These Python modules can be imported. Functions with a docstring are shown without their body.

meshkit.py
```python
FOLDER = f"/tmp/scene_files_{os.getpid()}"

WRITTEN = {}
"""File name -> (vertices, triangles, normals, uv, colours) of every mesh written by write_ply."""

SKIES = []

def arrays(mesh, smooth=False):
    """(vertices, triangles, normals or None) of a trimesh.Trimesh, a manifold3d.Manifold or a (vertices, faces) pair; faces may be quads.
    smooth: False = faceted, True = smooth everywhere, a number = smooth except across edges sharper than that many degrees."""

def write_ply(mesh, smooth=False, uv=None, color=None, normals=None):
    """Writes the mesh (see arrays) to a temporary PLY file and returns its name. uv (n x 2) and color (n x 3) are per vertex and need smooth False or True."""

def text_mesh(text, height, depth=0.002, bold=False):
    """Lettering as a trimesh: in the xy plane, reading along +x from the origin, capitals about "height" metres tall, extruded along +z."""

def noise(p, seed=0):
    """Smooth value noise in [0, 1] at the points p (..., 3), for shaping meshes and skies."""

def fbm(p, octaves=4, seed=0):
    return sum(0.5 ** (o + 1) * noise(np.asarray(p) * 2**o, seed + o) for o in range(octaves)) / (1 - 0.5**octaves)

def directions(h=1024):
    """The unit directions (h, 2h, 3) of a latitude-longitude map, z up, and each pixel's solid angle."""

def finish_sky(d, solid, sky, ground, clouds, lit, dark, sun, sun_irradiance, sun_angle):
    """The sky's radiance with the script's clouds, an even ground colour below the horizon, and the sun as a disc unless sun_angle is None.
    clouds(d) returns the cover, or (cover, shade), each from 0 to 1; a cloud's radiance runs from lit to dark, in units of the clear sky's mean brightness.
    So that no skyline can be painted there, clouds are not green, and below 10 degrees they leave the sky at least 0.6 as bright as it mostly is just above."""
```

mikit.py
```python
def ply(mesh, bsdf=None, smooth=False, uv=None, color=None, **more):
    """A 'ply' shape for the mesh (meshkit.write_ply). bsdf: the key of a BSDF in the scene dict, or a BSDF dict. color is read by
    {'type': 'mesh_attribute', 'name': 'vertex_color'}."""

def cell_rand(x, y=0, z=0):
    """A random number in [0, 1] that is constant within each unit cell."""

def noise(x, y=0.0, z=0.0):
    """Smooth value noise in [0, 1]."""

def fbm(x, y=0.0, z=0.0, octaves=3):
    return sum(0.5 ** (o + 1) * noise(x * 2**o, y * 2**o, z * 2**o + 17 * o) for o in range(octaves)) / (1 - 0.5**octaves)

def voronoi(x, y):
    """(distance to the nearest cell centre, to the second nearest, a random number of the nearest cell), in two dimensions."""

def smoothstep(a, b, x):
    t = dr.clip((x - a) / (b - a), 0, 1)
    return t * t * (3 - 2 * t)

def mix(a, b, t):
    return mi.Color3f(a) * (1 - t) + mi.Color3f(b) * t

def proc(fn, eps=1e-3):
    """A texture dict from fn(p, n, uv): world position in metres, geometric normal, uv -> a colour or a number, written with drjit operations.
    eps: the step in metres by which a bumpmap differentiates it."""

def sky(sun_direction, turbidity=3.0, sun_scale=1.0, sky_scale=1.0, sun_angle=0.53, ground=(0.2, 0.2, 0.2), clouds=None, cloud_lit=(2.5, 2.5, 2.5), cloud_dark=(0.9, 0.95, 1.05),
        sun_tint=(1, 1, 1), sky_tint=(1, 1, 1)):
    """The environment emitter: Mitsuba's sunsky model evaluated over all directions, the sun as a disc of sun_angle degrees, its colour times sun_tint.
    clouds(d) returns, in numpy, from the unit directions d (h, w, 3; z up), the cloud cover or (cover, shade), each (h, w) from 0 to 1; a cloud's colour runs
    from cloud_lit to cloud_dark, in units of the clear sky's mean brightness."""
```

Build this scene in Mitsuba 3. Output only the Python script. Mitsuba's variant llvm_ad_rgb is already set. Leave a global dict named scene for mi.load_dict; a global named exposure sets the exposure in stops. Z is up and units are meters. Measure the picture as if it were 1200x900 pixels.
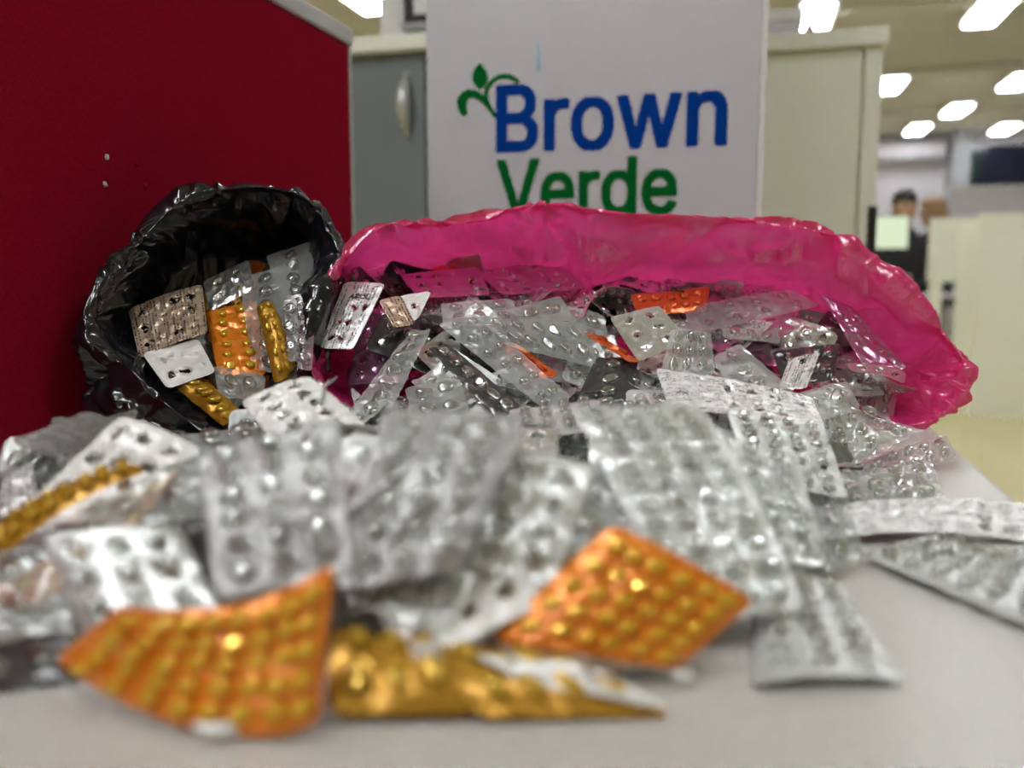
import math, random
import numpy as np, trimesh, manifold3d, mitsuba as mi, drjit as dr, mikit, meshkit
from scipy.interpolate import RBFInterpolator, CubicSpline, PchipInterpolator
from shapely.geometry import Polygon, LineString, Point
from shapely.ops import unary_union
from shapely import affinity
T = mi.ScalarTransform4f
random.seed(7)
scene, labels = {}, {}

# ------------------------------------------------------------------ camera, light level
exposure = 0.5
F, PITCH, YAW = 1039.0, math.radians(7.1), math.radians(15.1)
DESK = 0.74
C = np.array([0, 0, DESK + 0.15])
_H = np.array([-math.sin(YAW), math.cos(YAW), 0])
_R = np.array([math.cos(YAW), math.sin(YAW), 0])
_F = _H * math.cos(PITCH) + np.array([0, 0, -math.sin(PITCH)])
_U = _H * math.sin(PITCH) + np.array([0, 0, math.cos(PITCH)])
scene['camera'] = {'type': 'thinlens', 'fov': math.degrees(2 * math.atan(600 / F)), 'fov_axis': 'x', 'aperture_radius': 0.0042, 'focus_distance': 0.76,
                   'near_clip': 0.02, 'far_clip': 60.0, 'to_world': T().look_at(origin=C.tolist(), target=(C + _F).tolist(), up=_U.tolist())}
LAMP = 20.0
# ceiling battens: (x, y) of each lamp's middle, all run along y; the first nine are those in the picture, the rest are unseen, added to light the desk, cabinets and far partition
LAMPS = [(0.37, 6.85), (1.52, 7.05), (1.22, 9.45), (2.36, 9.6), (2.12, 11.05), (1.93, 12.35), (2.98, 12.6), (-2.55, 5.6), (-1.75, 5.9),
         (-0.9, 3.6), (0.9, 3.4), (-1.15, 0.55), (-0.55, -0.25), (1.0, 0.75), (-1.15, -1.5), (-0.45, -1.6), (2.0, 4.4), (3.3, 4.5)]
CEIL = 2.72


def ray(x, y):
    return _F + (x - 600) / F * _R + (450 - y) / F * _U


def at(x, y, t):
    return C + ray(x, y) * t


def at_y(x, y, Y):
    r = ray(x, y)
    return C + r * Y / r[1]


def at_z(x, y, Z):
    r = ray(x, y)
    return C + r * (Z - C[2]) / r[2]


# ------------------------------------------------------------------ helpers
_count = {}


def numbered(name):
    n = _count.get(name, 0)
    _count[name] = n + 1
    return name if n == 0 else f'{name}_{n:03d}'


def tag(key, label=None, cat=None, group=None, kind=None):
    d = labels.setdefault(key, {})
    for k, v in (('label', label), ('category', cat), ('group', group), ('kind', kind)):
        if v:
            d[k] = v
    return key


def thing(name, label, cat, group=None, kind=None):
    return tag(numbered(name), label, cat, group, kind)


def put(key, mesh, bsdf, smooth=False, **kw):
    scene[key] = mikit.ply(mesh, bsdf, smooth, **kw)
    return key


def part(holder, name, mesh, bsdf, smooth=False, label=None, kind=None, **kw):
    key = numbered(f'{holder}__{name}')
    put(key, mesh, bsdf, smooth, **kw)
    if label or kind:
        tag(key, label, kind=kind)
    return key


def struct(name, mesh, bsdf, smooth=False, label=None):
    put(name, mesh, bsdf, smooth)
    tag(name, label, kind='structure')


def box(lo, hi, r=0.0):
    lo, hi = np.minimum(lo, hi).astype(float), np.maximum(lo, hi).astype(float)
    if r <= 0:
        m = trimesh.creation.box(hi - lo)
        m.apply_translation((lo + hi) / 2)
        return m
    r = min(r, (hi - lo).min() / 2.01)
    s = trimesh.creation.icosphere(subdivisions=2, radius=r).vertices
    pts = [np.where([i, j, k], hi - r, lo + r) + s for i in (0, 1) for j in (0, 1) for k in (0, 1)]
    return trimesh.convex.convex_hull(np.vstack(pts))


def hull(spheres, sub=2):
    s = trimesh.creation.icosphere(subdivisions=sub).vertices
    return trimesh.convex.convex_hull(np.vstack([np.asarray(c) + s * r for c, r in spheres]))


def cat(ms):
    return trimesh.util.concatenate(list(ms))


def ridge(p, seed=0):
    return 1 - np.abs(2 * meshkit.noise(p, seed) - 1)


# ------------------------------------------------------------------ materials
def prin(name, color, rough=0.5, metallic=0.0, spec=0.5, **kw):
    c = color if isinstance(color, dict) else {'type': 'rgb', 'value': list(color)}
    scene[name] = {'type': 'twosided', 'b': {'type': 'principled', 'base_color': c, 'roughness': rough, 'metallic': metallic, 'specular': spec, **kw}}


def bumped(name, inner, fn, scale, eps=3e-4):
    scene[name] = {'type': 'twosided', 'b': {'type': 'bumpmap', 'arbitrary': mikit.proc(fn, eps), 'scale': scale, 'bsdf': inner}}


N = mikit.noise
bumped('fabric_red', {'type': 'principled', 'roughness': 0.85, 'specular': 0.02, 'sheen': 0.0, 'base_color': mikit.proc(
    lambda p, n, uv: mikit.mix((0.20, 0.0035, 0.015), (0.31, 0.007, 0.027), N(p.x * 900, p.y * 900, p.z * 900)))},
    lambda p, n, uv: N(p.x * 900, p.y * 900, p.z * 900) + N(p.x * 450, p.y * 450, p.z * 450), 0.0005)
prin('laminate', mikit.proc(lambda p, n, uv: mikit.mix((0.37, 0.36, 0.34), (0.46, 0.45, 0.43), N(p.x * 1500, p.y * 1500, p.z * 1500))), 0.35)
prin('desk_edge', (0.42, 0.40, 0.36), 0.5)
prin('aluminium', (0.60, 0.62, 0.60), 0.38, 0.6)
prin('floor_vinyl', mikit.proc(lambda p, n, uv: mikit.mix((0.50, 0.45, 0.24), (0.56, 0.50, 0.28), mikit.fbm(p.x * 3, p.y * 3, p.z))), 0.3)
prin('ceiling_paint', mikit.proc(lambda p, n, uv: mikit.mix((0.52, 0.50, 0.42), (0.64, 0.62, 0.54), mikit.fbm(p.x * 0.7, p.y * 2.2, p.z))), 0.8)
prin('wall_paint', (0.62, 0.60, 0.66), 0.7)
prin('wall_warm', (0.62, 0.58, 0.48), 0.7)
prin('sign_white', (0.53, 0.54, 0.58), 0.32)
scene['sign_blue'] = {'type': 'twosided', 'b': {'type': 'diffuse', 'reflectance': {'type': 'rgb', 'value': [0.003, 0.042, 0.26]}}}
scene['sign_green'] = {'type': 'twosided', 'b': {'type': 'diffuse', 'reflectance': {'type': 'rgb', 'value': [0.003, 0.115, 0.020]}}}
prin('sign_smudge', (0.20, 0.45, 0.62), 0.5)
prin('cream', (0.88, 0.90, 0.82), 0.45)
prin('cream_light', (0.87, 0.88, 0.80), 0.45)
prin('grey_door', (0.175, 0.205, 0.215), 0.45)
prin('black_plastic', (0.012, 0.012, 0.014), 0.4)
prin('white_plastic', (0.70, 0.70, 0.70), 0.4)
prin('grey_plastic', (0.30, 0.31, 0.33), 0.4)
prin('lavender', (0.55, 0.52, 0.58), 0.6)
prin('dark_glass', mikit.proc(lambda p, n, uv: mikit.mix((0.006, 0.008, 0.02), (0.02, 0.05, 0.03), mikit.smoothstep(0.5, 0.8, mikit.fbm(p.x * 3, p.z * 3)))), 0.15)
prin('teal', (0.02, 0.30, 0.30), 0.6)
prin('red_plastic', (0.60, 0.10, 0.06), 0.4)
prin('skin', (0.42, 0.25, 0.15), 0.5)
prin('hair_dark', (0.010, 0.008, 0.008), 0.5)
prin('hair_brown', (0.33, 0.20, 0.10), 0.5)
prin('cloth_black', (0.012, 0.012, 0.014), 0.8)
prin('cloth_green', (0.10, 0.20, 0.06), 0.8)

# packs
mic = lambda p, k: N(p.x * k, p.y * k, p.z * k)
prin('foil_silver', (0.64, 0.66, 0.65), 0.40, 0.62, 0.5, clearcoat=0.15, clearcoat_gloss=0.8)
prin('foil_pale', (0.37, 0.37, 0.37), 0.42, 0.35, 0.5, clearcoat=0.3, clearcoat_gloss=0.8)
prin('foil_bright', (0.80, 0.80, 0.80), 0.26, 0.9)
prin('foil_dull', (0.58, 0.59, 0.60), 0.42, 0.6)


def print_color(base, ink):
    def fn(p, n, uv):
        row = dr.floor(uv.y / 0.0030)
        inrow = (uv.y / 0.0030 - row)
        word = mikit.cell_rand(dr.floor(uv.x / 0.0045), row, 3)
        letter = N(uv.x / 0.00055, row * 7.3)
        on = (inrow > 0.30) & (inrow < 0.78) & (word > 0.25) & (letter > 0.42) & (mikit.cell_rand(row, 5) > 0.2)
        return dr.select(on, mi.Color3f(*ink), mi.Color3f(*base))
    return fn


prin('foil_print', mikit.proc(print_color((0.80, 0.80, 0.80), (0.16, 0.16, 0.17))), 0.38, 0.35)
prin('foil_white', (0.74, 0.74, 0.72), 0.42, 0.18)
prin('foil_tan', mikit.proc(print_color((0.52, 0.40, 0.30), (0.10, 0.06, 0.04))), 0.35, 0.5)
prin('foil_amber', (0.84, 0.24, 0.010), 0.28, 0.30, 0.5, clearcoat=1.0, clearcoat_gloss=0.9)
prin('foil_gold', (0.44, 0.22, 0.012), 0.34, 0.55, 0.5, clearcoat=0.5, clearcoat_gloss=0.9)
prin('pocket_amber', (0.80, 0.47, 0.030), 0.10, 0.40, 0.6, clearcoat=1.0, clearcoat_gloss=0.95)
prin('pocket_gold', (0.58, 0.36, 0.025), 0.16, 0.5, 0.6, clearcoat=1.0, clearcoat_gloss=0.95)
prin('foil_pink_lit', (0.62, 0.34, 0.52), 0.24, 0.85)  # silver foil with the pink bag light painted into its base
prin('foil_dark_shade', (0.05, 0.05, 0.05), 0.20, 0.5, 0.6, clearcoat=1.0)  # dark base paints the shade of corners and hollows into packs
prin('foil_orange', (0.62, 0.10, 0.012), 0.25, 0.5, 0.5, clearcoat=1.0)
scene['film_clear'] = {'type': 'thindielectric', 'int_ior': 1.6, 'specular_transmittance': {'type': 'rgb', 'value': [0.93, 0.95, 0.94]}}


def frost(name, color, diff=0.6, w=0.30, tr=(0.92, 0.94, 0.93)):
    """cloudy film: part clear sheet, part milky plastic"""
    scene[name] = {'type': 'blendbsdf', 'weight': w, 'a': {'type': 'thindielectric', 'int_ior': 1.55, 'specular_transmittance': {'type': 'rgb', 'value': list(tr)}},
                   'b': {'type': 'twosided', 'b': {'type': 'principled', 'base_color': {'type': 'rgb', 'value': list(color)}, 'roughness': 0.2, 'specular': 0.7, 'clearcoat': 1.0}}}


scene['film_pocket'] = {'type': 'blendbsdf', 'weight': 0.26, 'a': {'type': 'thindielectric', 'int_ior': 1.6, 'specular_transmittance': {'type': 'rgb', 'value': [0.86, 0.88, 0.87]}},
                        'b': {'type': 'twosided', 'b': {'type': 'roughconductor', 'material': 'none', 'alpha': 0.09, 'specular_reflectance': {'type': 'rgb', 'value': [0.9, 0.92, 0.91]}}}}
frost('film_frost', (0.66, 0.69, 0.68))
frost('film_grey', (0.34, 0.37, 0.35), w=0.48)
frost('film_mauve', (0.50, 0.38, 0.42), w=0.36)
prin('leaf_green', (0.22, 0.30, 0.10), 0.3)
# bags
scene['pink_film'] = {'type': 'blendbsdf', 'weight': 0.17,
                      'a': {'type': 'principledthin', 'base_color': {'type': 'rgb', 'value': [0.86, 0.060, 0.29]}, 'roughness': 0.35, 'diff_trans': 1.15, 'spec_trans': 0.0, 'eta': 1.5},
                      'b': {'type': 'twosided', 'b': {'type': 'roughconductor', 'material': 'none', 'alpha': 0.075, 'specular_reflectance': {'type': 'rgb', 'value': [0.95, 0.85, 0.9]}}}}
prin('black_film', (0.005, 0.006, 0.009), 0.17, 0.0, 0.85)

# ------------------------------------------------------------------ the room
X0, X1, Y0, Y1 = -4.2, 5.2, -3.4, 13.3
struct('floor', box((X0, Y0, -0.1), (X1, Y1, 0)), 'floor_vinyl', label='pale yellow vinyl floor')
struct('ceiling', box((X0, Y0, CEIL + 0.03), (X1, Y1, CEIL + 0.15)), 'ceiling_paint', label='beige ceiling with battens')
struct('wall_back', box((X0, Y1, 0), (X1, Y1 + 0.1, CEIL + 0.1)), 'wall_paint', label='far lavender white wall')
struct('wall_front', box((X0, Y0 - 0.1, 0), (X1, Y0, CEIL + 0.1)), 'wall_warm')
struct('wall_left', box((X0 - 0.1, Y0, 0), (X0, Y1, CEIL + 0.1)), 'wall_warm')
struct('wall_right', box((X1, Y0, 0), (X1 + 0.1, Y1, CEIL + 0.1)), 'wall_paint')
for i, y in enumerate(np.arange(2.4, 13, 2.2)):
    struct(f'trim_{i + 1}', box((X0, y, CEIL - 0.02), (X1, y + 0.16, CEIL + 0.03)), 'ceiling_paint', label='shallow beam across the ceiling')
a, b = at_y(1112, 165, 13.2), at_y(1131, 165, 13.2)
struct('wall_column', box((a[0], 12.8, 0), (b[0], 13.3, CEIL + 0.03)), 'grey_plastic', label='grey column on the far wall')
a, b = at_y(1136, 172, 13.25), at_y(1230, 218, 13.25)
struct('window_1', box((a[0], 13.24, b[2]), (b[0], 13.31, a[2])), 'dark_glass', label='dark window in the far wall')
put('window_1__frame', cat([box((a[0] - .06, 13.2, b[2] - .06), (b[0] + .06, 13.3, b[2])), box((a[0] - .06, 13.2, b[2]), (a[0], 13.3, a[2]))]), 'lavender')
tag('window_1__frame', kind='structure')

where = ['above the cream cabinet beside the sign', 'largest at the upper right corner', 'just right of the cream cabinet top', 'at the right edge below the large one', 'middle one of the far lamps', 'lowest left, over the far wall', 'lowest right, over the dark window',
         'over the left end of the red divider', 'over the grey cabinet']
for i, (x, y) in enumerate(LAMPS):
    seen = i < len(where)
    k = thing('ceiling_lamp', f'lit white batten lamp on the ceiling, {where[i]}' if seen else 'unseen white batten lamp added for light, on the ceiling outside the picture', 'lamp', 'ceiling lamps' if seen else 'added ceiling lamps outside the picture')
    part(k, 'housing', box((x - .13, y - .36, CEIL - .03), (x + .13, y + .36, CEIL + .03)), 'white_plastic')
    tube = box((x - .10, y - .32, CEIL - .055), (x + .10, y + .32, CEIL - .031), 0.01)
    part(k, 'tube', tube, 'white_plastic', emitter={'type': 'area', 'radiance': {'type': 'rgb', 'value': [LAMP * .98, LAMP, LAMP * 1.02]}})

# ------------------------------------------------------------------ desk and divider
k = thing('office_desk', 'pale grey speckled desk top under the heap of blister packs', 'desk')
part(k, 'desk_top', box((-0.582, -0.5, DESK - .028), (0.172, 1.30, DESK), .002), 'laminate')
part(k, 'edge_band', box((0.172, -0.5, DESK - .027), (0.174, 1.30, DESK - .001)), 'desk_edge')
for yy in (-0.4, 1.2):
    part(k, 'leg', box((-0.5, yy, 0), (0.10, yy + .05, DESK - .028)), 'aluminium')
k = thing('desk_divider', 'dark red fabric desk divider with a grey metal top rail', 'divider')
ztop = DESK + .493
part(k, 'fabric_panel', box((-0.622, -0.6, 0.35), (-0.582, 1.238, ztop - .012), .003), 'fabric_red')
part(k, 'top_rail', box((-0.628, -0.6, ztop - .012), (-0.577, 1.246, ztop + .012), .004), 'aluminium')
part(k, 'end_post', box((-0.624, 1.238, 0.0), (-0.580, 1.246, ztop - .012), .002), 'aluminium')
for px, py in ((125, 184), (123, 216), (160, 192), (170, 218)):
    r = ray(px, py); q = C + r * (-0.581 / r[0])
    rng = np.random.default_rng(px)
    m = trimesh.creation.icosphere(subdivisions=2, radius=.0022)
    m.vertices *= 1 + .5 * (meshkit.noise(m.vertices * 700 + px)[:, None] - .5)
    m.vertices *= [1.2, .8, 1.3]
    m.apply_translation(q)
    part(k, 'torn_tuft', m, 'fabric_red' if px > 150 else 'lavender', True, label='torn pin hole tuft in the red fabric')

# ------------------------------------------------------------------ sign
SY = 1.40
k = thing('sign_board', 'white sign board reading Brown Verde with a green sprout, behind the pink bag', 'sign')
part(k, 'board', box((-0.522, SY, 0.02), (0.001, SY + .03, 2.0), .003), 'sign_white')
part(k, 'side_edge', box((0.001, SY, 0.02), (0.010, SY + .03, 2.0), .002), 'white_plastic')
part(k, 'foot', box((-0.50, SY - .12, 0), (-0.02, SY + .15, .02), .004), 'aluminium')


def sxz(px, py):
    q = at_y(px, py, SY)
    return np.array([q[0], q[2]])


def plate(poly, depth=.0012, y=SY):
    ms = [trimesh.creation.extrude_polygon(g, depth, engine='earcut') for g in getattr(poly, 'geoms', [poly])]
    m = cat(ms)
    v = m.vertices
    m.vertices = np.c_[v[:, 0], y - v[:, 2], v[:, 1]]
    m.invert()
    return m


def letters(text, x0, x1, base, cap_h, bsdf, bold=True):
    """each letter its own part, the word fitted between x0 and x1"""
    ms, pen = [], 0.0
    whole = meshkit.text_mesh(text, 1.0, .01, bold)
    for i, ch in enumerate(text):
        m = meshkit.text_mesh(ch, 1.0, .01, bold)
        w = meshkit.text_mesh(text[:i + 1], 1.0, .01, bold).bounds[1, 0]
        m.apply_translation([w - m.bounds[1, 0], 0, 0])
        ms.append(m)
    lo, hi = whole.bounds[0, 0], whole.bounds[1, 0]
    cap = meshkit.text_mesh('B', 1.0, .01, bold).bounds[1, 1]
    for m in ms:
        v = m.vertices.copy()
        m.vertices = np.c_[x0 + (v[:, 0] - lo) / (hi - lo) * (x1 - x0), SY - .0012 * (v[:, 2] / .01), base + v[:, 1] / cap * cap_h]
        m.invert()
        bold_by = .010 * (x1 - x0) / (hi - lo)
        m = cat([m.copy().apply_translation([o, 0, 0]) for o in (-bold_by, bold_by)])
        part(k, 'letter', m, bsdf)


q0, q1, q2 = sxz(582, 174), sxz(851, 170), sxz(582, 97)
letters('Brown', q0[0], q1[0], (q0[1] + q1[1]) / 2, q2[1] - q0[1], 'sign_blue')
q0, q1 = sxz(583, 252), sxz(793, 249)
letters('Verde', q0[0], q1[0], (q0[1] + q1[1]) / 2, sxz(583, 187)[1] - q0[1], 'sign_green')
crv = lambda pts, w: unary_union([LineString([sxz(*a), sxz(*b)]).buffer(wa / 2 * .0018, cap_style='round') for (a, b, wa) in zip(pts[:-1], pts[1:], w)])


def bez(pts, n=24):
    t = np.linspace(0, 1, len(pts)); cs = CubicSpline(t, np.array(pts, float))
    return cs(np.linspace(0, 1, n))


leaf = Polygon([sxz(*q) for q in list(bez([(563, 74), (554, 86), (555, 97), (563, 105)])) + list(bez([(563, 105), (571, 96), (571, 86), (563, 74)]))[1:-1]])
part(k, 'sprout_leaf', plate(leaf), 'sign_green')
p1 = bez([(607, 97), (597, 90), (583, 91), (572, 102), (570, 115), (577, 131), (585, 137)], 40)
stem = crv(p1, [4.0] * 40)
p2 = bez([(576, 130), (566, 117), (554, 110), (543, 115), (542, 128), (546, 131)], 40)
curl = crv(p2, list(np.interp(np.arange(40), [0, 12, 26, 39], [3.5, 6.5, 9.5, 3.0])))
part(k, 'sprout_stem', plate(unary_union([stem, curl]).difference(Polygon([sxz(*q) for q in ((581, 97), (612, 97), (612, 140), (581, 140))]))), 'sign_green')
sm = Polygon([sxz(*q) for q in ((629, 52), (631, 50), (633, 82), (629, 84))])
part(k, 'blue_smudge', plate(sm, .0002), 'sign_smudge', label='faint pale blue smudge')

# ------------------------------------------------------------------ cabinets
CY = 2.0
ctop = 1.435
k = thing('storage_cabinet', 'grey door storage cabinet with cream top between divider and sign', 'cabinet')
part(k, 'body', box((-1.45, CY + .02, 0.05), (-0.42, CY + .48, ctop - .04)), 'cream')
part(k, 'top_board', box((-1.46, CY - .03, ctop - .036), (-0.41, CY + .5, ctop), .004), 'cream_light')
dx = at_y(497, 100, CY)[0]
d1 = part(k, 'door', box((-1.44, CY, .06), (dx, CY + .02, ctop - .042), .002), 'grey_door')
part(k, 'door', box((dx + .006, CY, .06), (-0.43, CY + .02, ctop - .042), .002), 'grey_door')
hx = at_y(478, 125, CY)
zt, zb = at_y(478, 88, CY)[2], at_y(478, 160, CY)[2]
hm = []
for i in range(13):
    u = i / 12
    hm.append(((hx[0], CY - .004 - .030 * math.sin(math.pi * u), zb + (zt - zb) * u), .006 + .011 * math.sin(math.pi * u)))
hmesh = cat([hull([hm[i], hm[i + 1]], 2) for i in range(12)])
put(d1 + '__handle', hmesh, 'aluminium', 40)
tag(d1 + '__handle', 'bowed silver handle')
k = thing('tall_cabinet', 'tall cream cabinet with a black handle slot right of the sign', 'cabinet')
xr, xd = at_y(1035, 60, CY)[0], at_y(1011, 60, CY)[0]
ct2 = at_y(960, 38, CY)[2]
part(k, 'body', box((-0.40, CY + .02, 0.05), (xr, CY + .48, ct2 - .036)), 'cream')
part(k, 'top_board', box((-0.40, CY - .02, ct2 - .034), (xr + .008, CY + .5, ct2), .004), 'cream_light')
dk = part(k, 'door', box((-0.38, CY, .06), (xd, CY + .02, ct2 - .038), .002), 'cream')
part(k, 'side_frame', box((xd + .006, CY - .004, .05), (xr, CY + .02, ct2 - .036), .002), 'cream_light')
s0, s1 = at_y(1017, 242, CY), at_y(1025, 300, CY)
part(k, 'handle_slot', box((s0[0], CY - .008, s1[2]), (s1[0], CY - .002, s0[2]), .001), 'black_plastic', label='black vertical handle slot')
# things on the cabinets
zc = ctop
a, b = at_y(447, 20, CY + .2), at_y(476, 20, CY + .2)
kk = thing('upright_board', 'white upright board standing on the grey cabinet beside the dark device', 'board')
part(kk, 'panel', box((a[0], CY + .19, zc), (b[0], CY + .22, zc + .30), .003), 'white_plastic')
part(kk, 'foot', box((a[0] - .01, CY + .15, zc), (b[0], CY + .26, zc + .006)), 'white_plastic')
a, b = at_y(474, 20, CY + .2), at_y(540, 20, CY + .2)
kk = thing('desk_printer', 'dark printer with white paper tray on the grey cabinet', 'printer')
part(kk, 'body', box((a[0] + .012, CY + .16, zc + .055), (b[0], CY + .44, zc + .30), .008), 'black_plastic')
part(kk, 'base', box((a[0] + .012, CY + .16, zc + .010), (b[0], CY + .44, zc + .014)), 'black_plastic')
part(kk, 'tray', box((a[0] + .012, CY + .14, zc + .014), (b[0], CY + .44, zc + .045), .004), 'white_plastic')
part(kk, 'panel', box((a[0] + .045, CY + .145, zc + .09), (b[0], CY + .165, zc + .20), .003), 'white_plastic')
part(kk, 'output_lip', box((a[0] + .02, CY + .12, zc + .05), (b[0], CY + .18, zc + .066), .004), 'grey_plastic')
for j in (0.02, .14):
    part(kk, 'foot', box((a[0] + j, CY + .2, zc), (a[0] + j + .02, CY + .25, zc + .010)), 'black_plastic')
kk = thing('storage_box', 'pale lavender box with a lid on top of the tall cabinet', 'box')
a, b = at_y(870, 20, CY + .2), at_y(938, 20, CY + .2)
part(kk, 'body', box((a[0], CY + .16, ct2), (b[0], CY + .40, ct2 + .07), .004), 'lavender')
part(kk, 'lid', box((a[0] - .004, CY + .155, ct2 + .07), (b[0] + .004, CY + .405, ct2 + .095), .004), 'white_plastic')
kk = thing('glue_bottle', 'small white bottle with a red body on the tall cabinet', 'bottle')
q = at_y(949, 25, CY + .2)
part(kk, 'body', trimesh.creation.cylinder(.012, .055, sections=24, transform=trimesh.transformations.translation_matrix((q[0], CY + .2, ct2 + .0275))), 'red_plastic', 40)
part(kk, 'cap', trimesh.creation.cone(.010, .03, sections=24, transform=trimesh.transformations.translation_matrix((q[0], CY + .2, ct2 + .055))), 'white_plastic', 40)

# ------------------------------------------------------------------ the far office
a = at_z(1135, 488, 0)
k = thing('office_partition', 'cream front panel of a far work station at the right edge', 'partition')
hp = at_y(1150, 250, a[1])[2]
part(k, 'panel', box((a[0], a[1], 0.0), (a[0] + 1.6, a[1] + .04, hp - .03)), 'cream_light')
part(k, 'top_rail', box((a[0] - .01, a[1] - .01, hp - .03), (a[0] + 1.6, a[1] + .05, hp), .004), 'cream_light')
part(k, 'side_return', box((a[0], a[1] + .04, 0.0), (a[0] + .04, a[1] + .6, hp - .03)), 'cream')
k = thing('far_desk', 'cream side panel and desk behind the nearer far partition', 'desk')
yb = 7.0
a, b, c = at_y(1091, 256, yb), at_y(1150, 256, yb), at_y(1091, 330, yb)
part(k, 'side_panel', box((a[0], yb, c[2]), (b[0] + .4, yb + .04, a[2]), .003), 'cream')
part(k, 'leg', box((a[0] + .02, yb, 0), (a[0] + .10, yb + .05, c[2])), 'cream')
part(k, 'leg', box((a[0] + .27, yb, 0), (a[0] + .35, yb + .05, c[2])), 'cream')
part(k, 'table_top', box((a[0] - .55, yb + .1, .71), (b[0] + .4, yb + .5, .74), .003), 'lavender')
k = thing('low_partition', 'pale lavender low partition below the dark far window', 'partition')
a, b = at_y(1116, 222, 9.6), at_y(1116, 262, 9.6)
part(k, 'panel', box((a[0], 9.6, 0), (a[0] + 2.2, 9.65, a[2])), 'lavender')
part(k, 'top_rail', box((a[0], 9.59, a[2]), (a[0] + 2.2, 9.66, a[2] + .03)), 'white_plastic')
k = thing('air_conditioner', 'long white air conditioner high on the far wall', 'air conditioner')
a, b = at_y(1032, 167, 13.0), at_y(1110, 186, 13.0)
part(k, 'body', box((a[0] - .3, 13.02, b[2]), (b[0], 13.3, a[2]), .03), 'wall_paint')
part(k, 'flap', box((a[0] - .28, 13.0, b[2] + .01), (b[0] - .02, 13.03, b[2] + .06), .004), 'grey_plastic')
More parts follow.
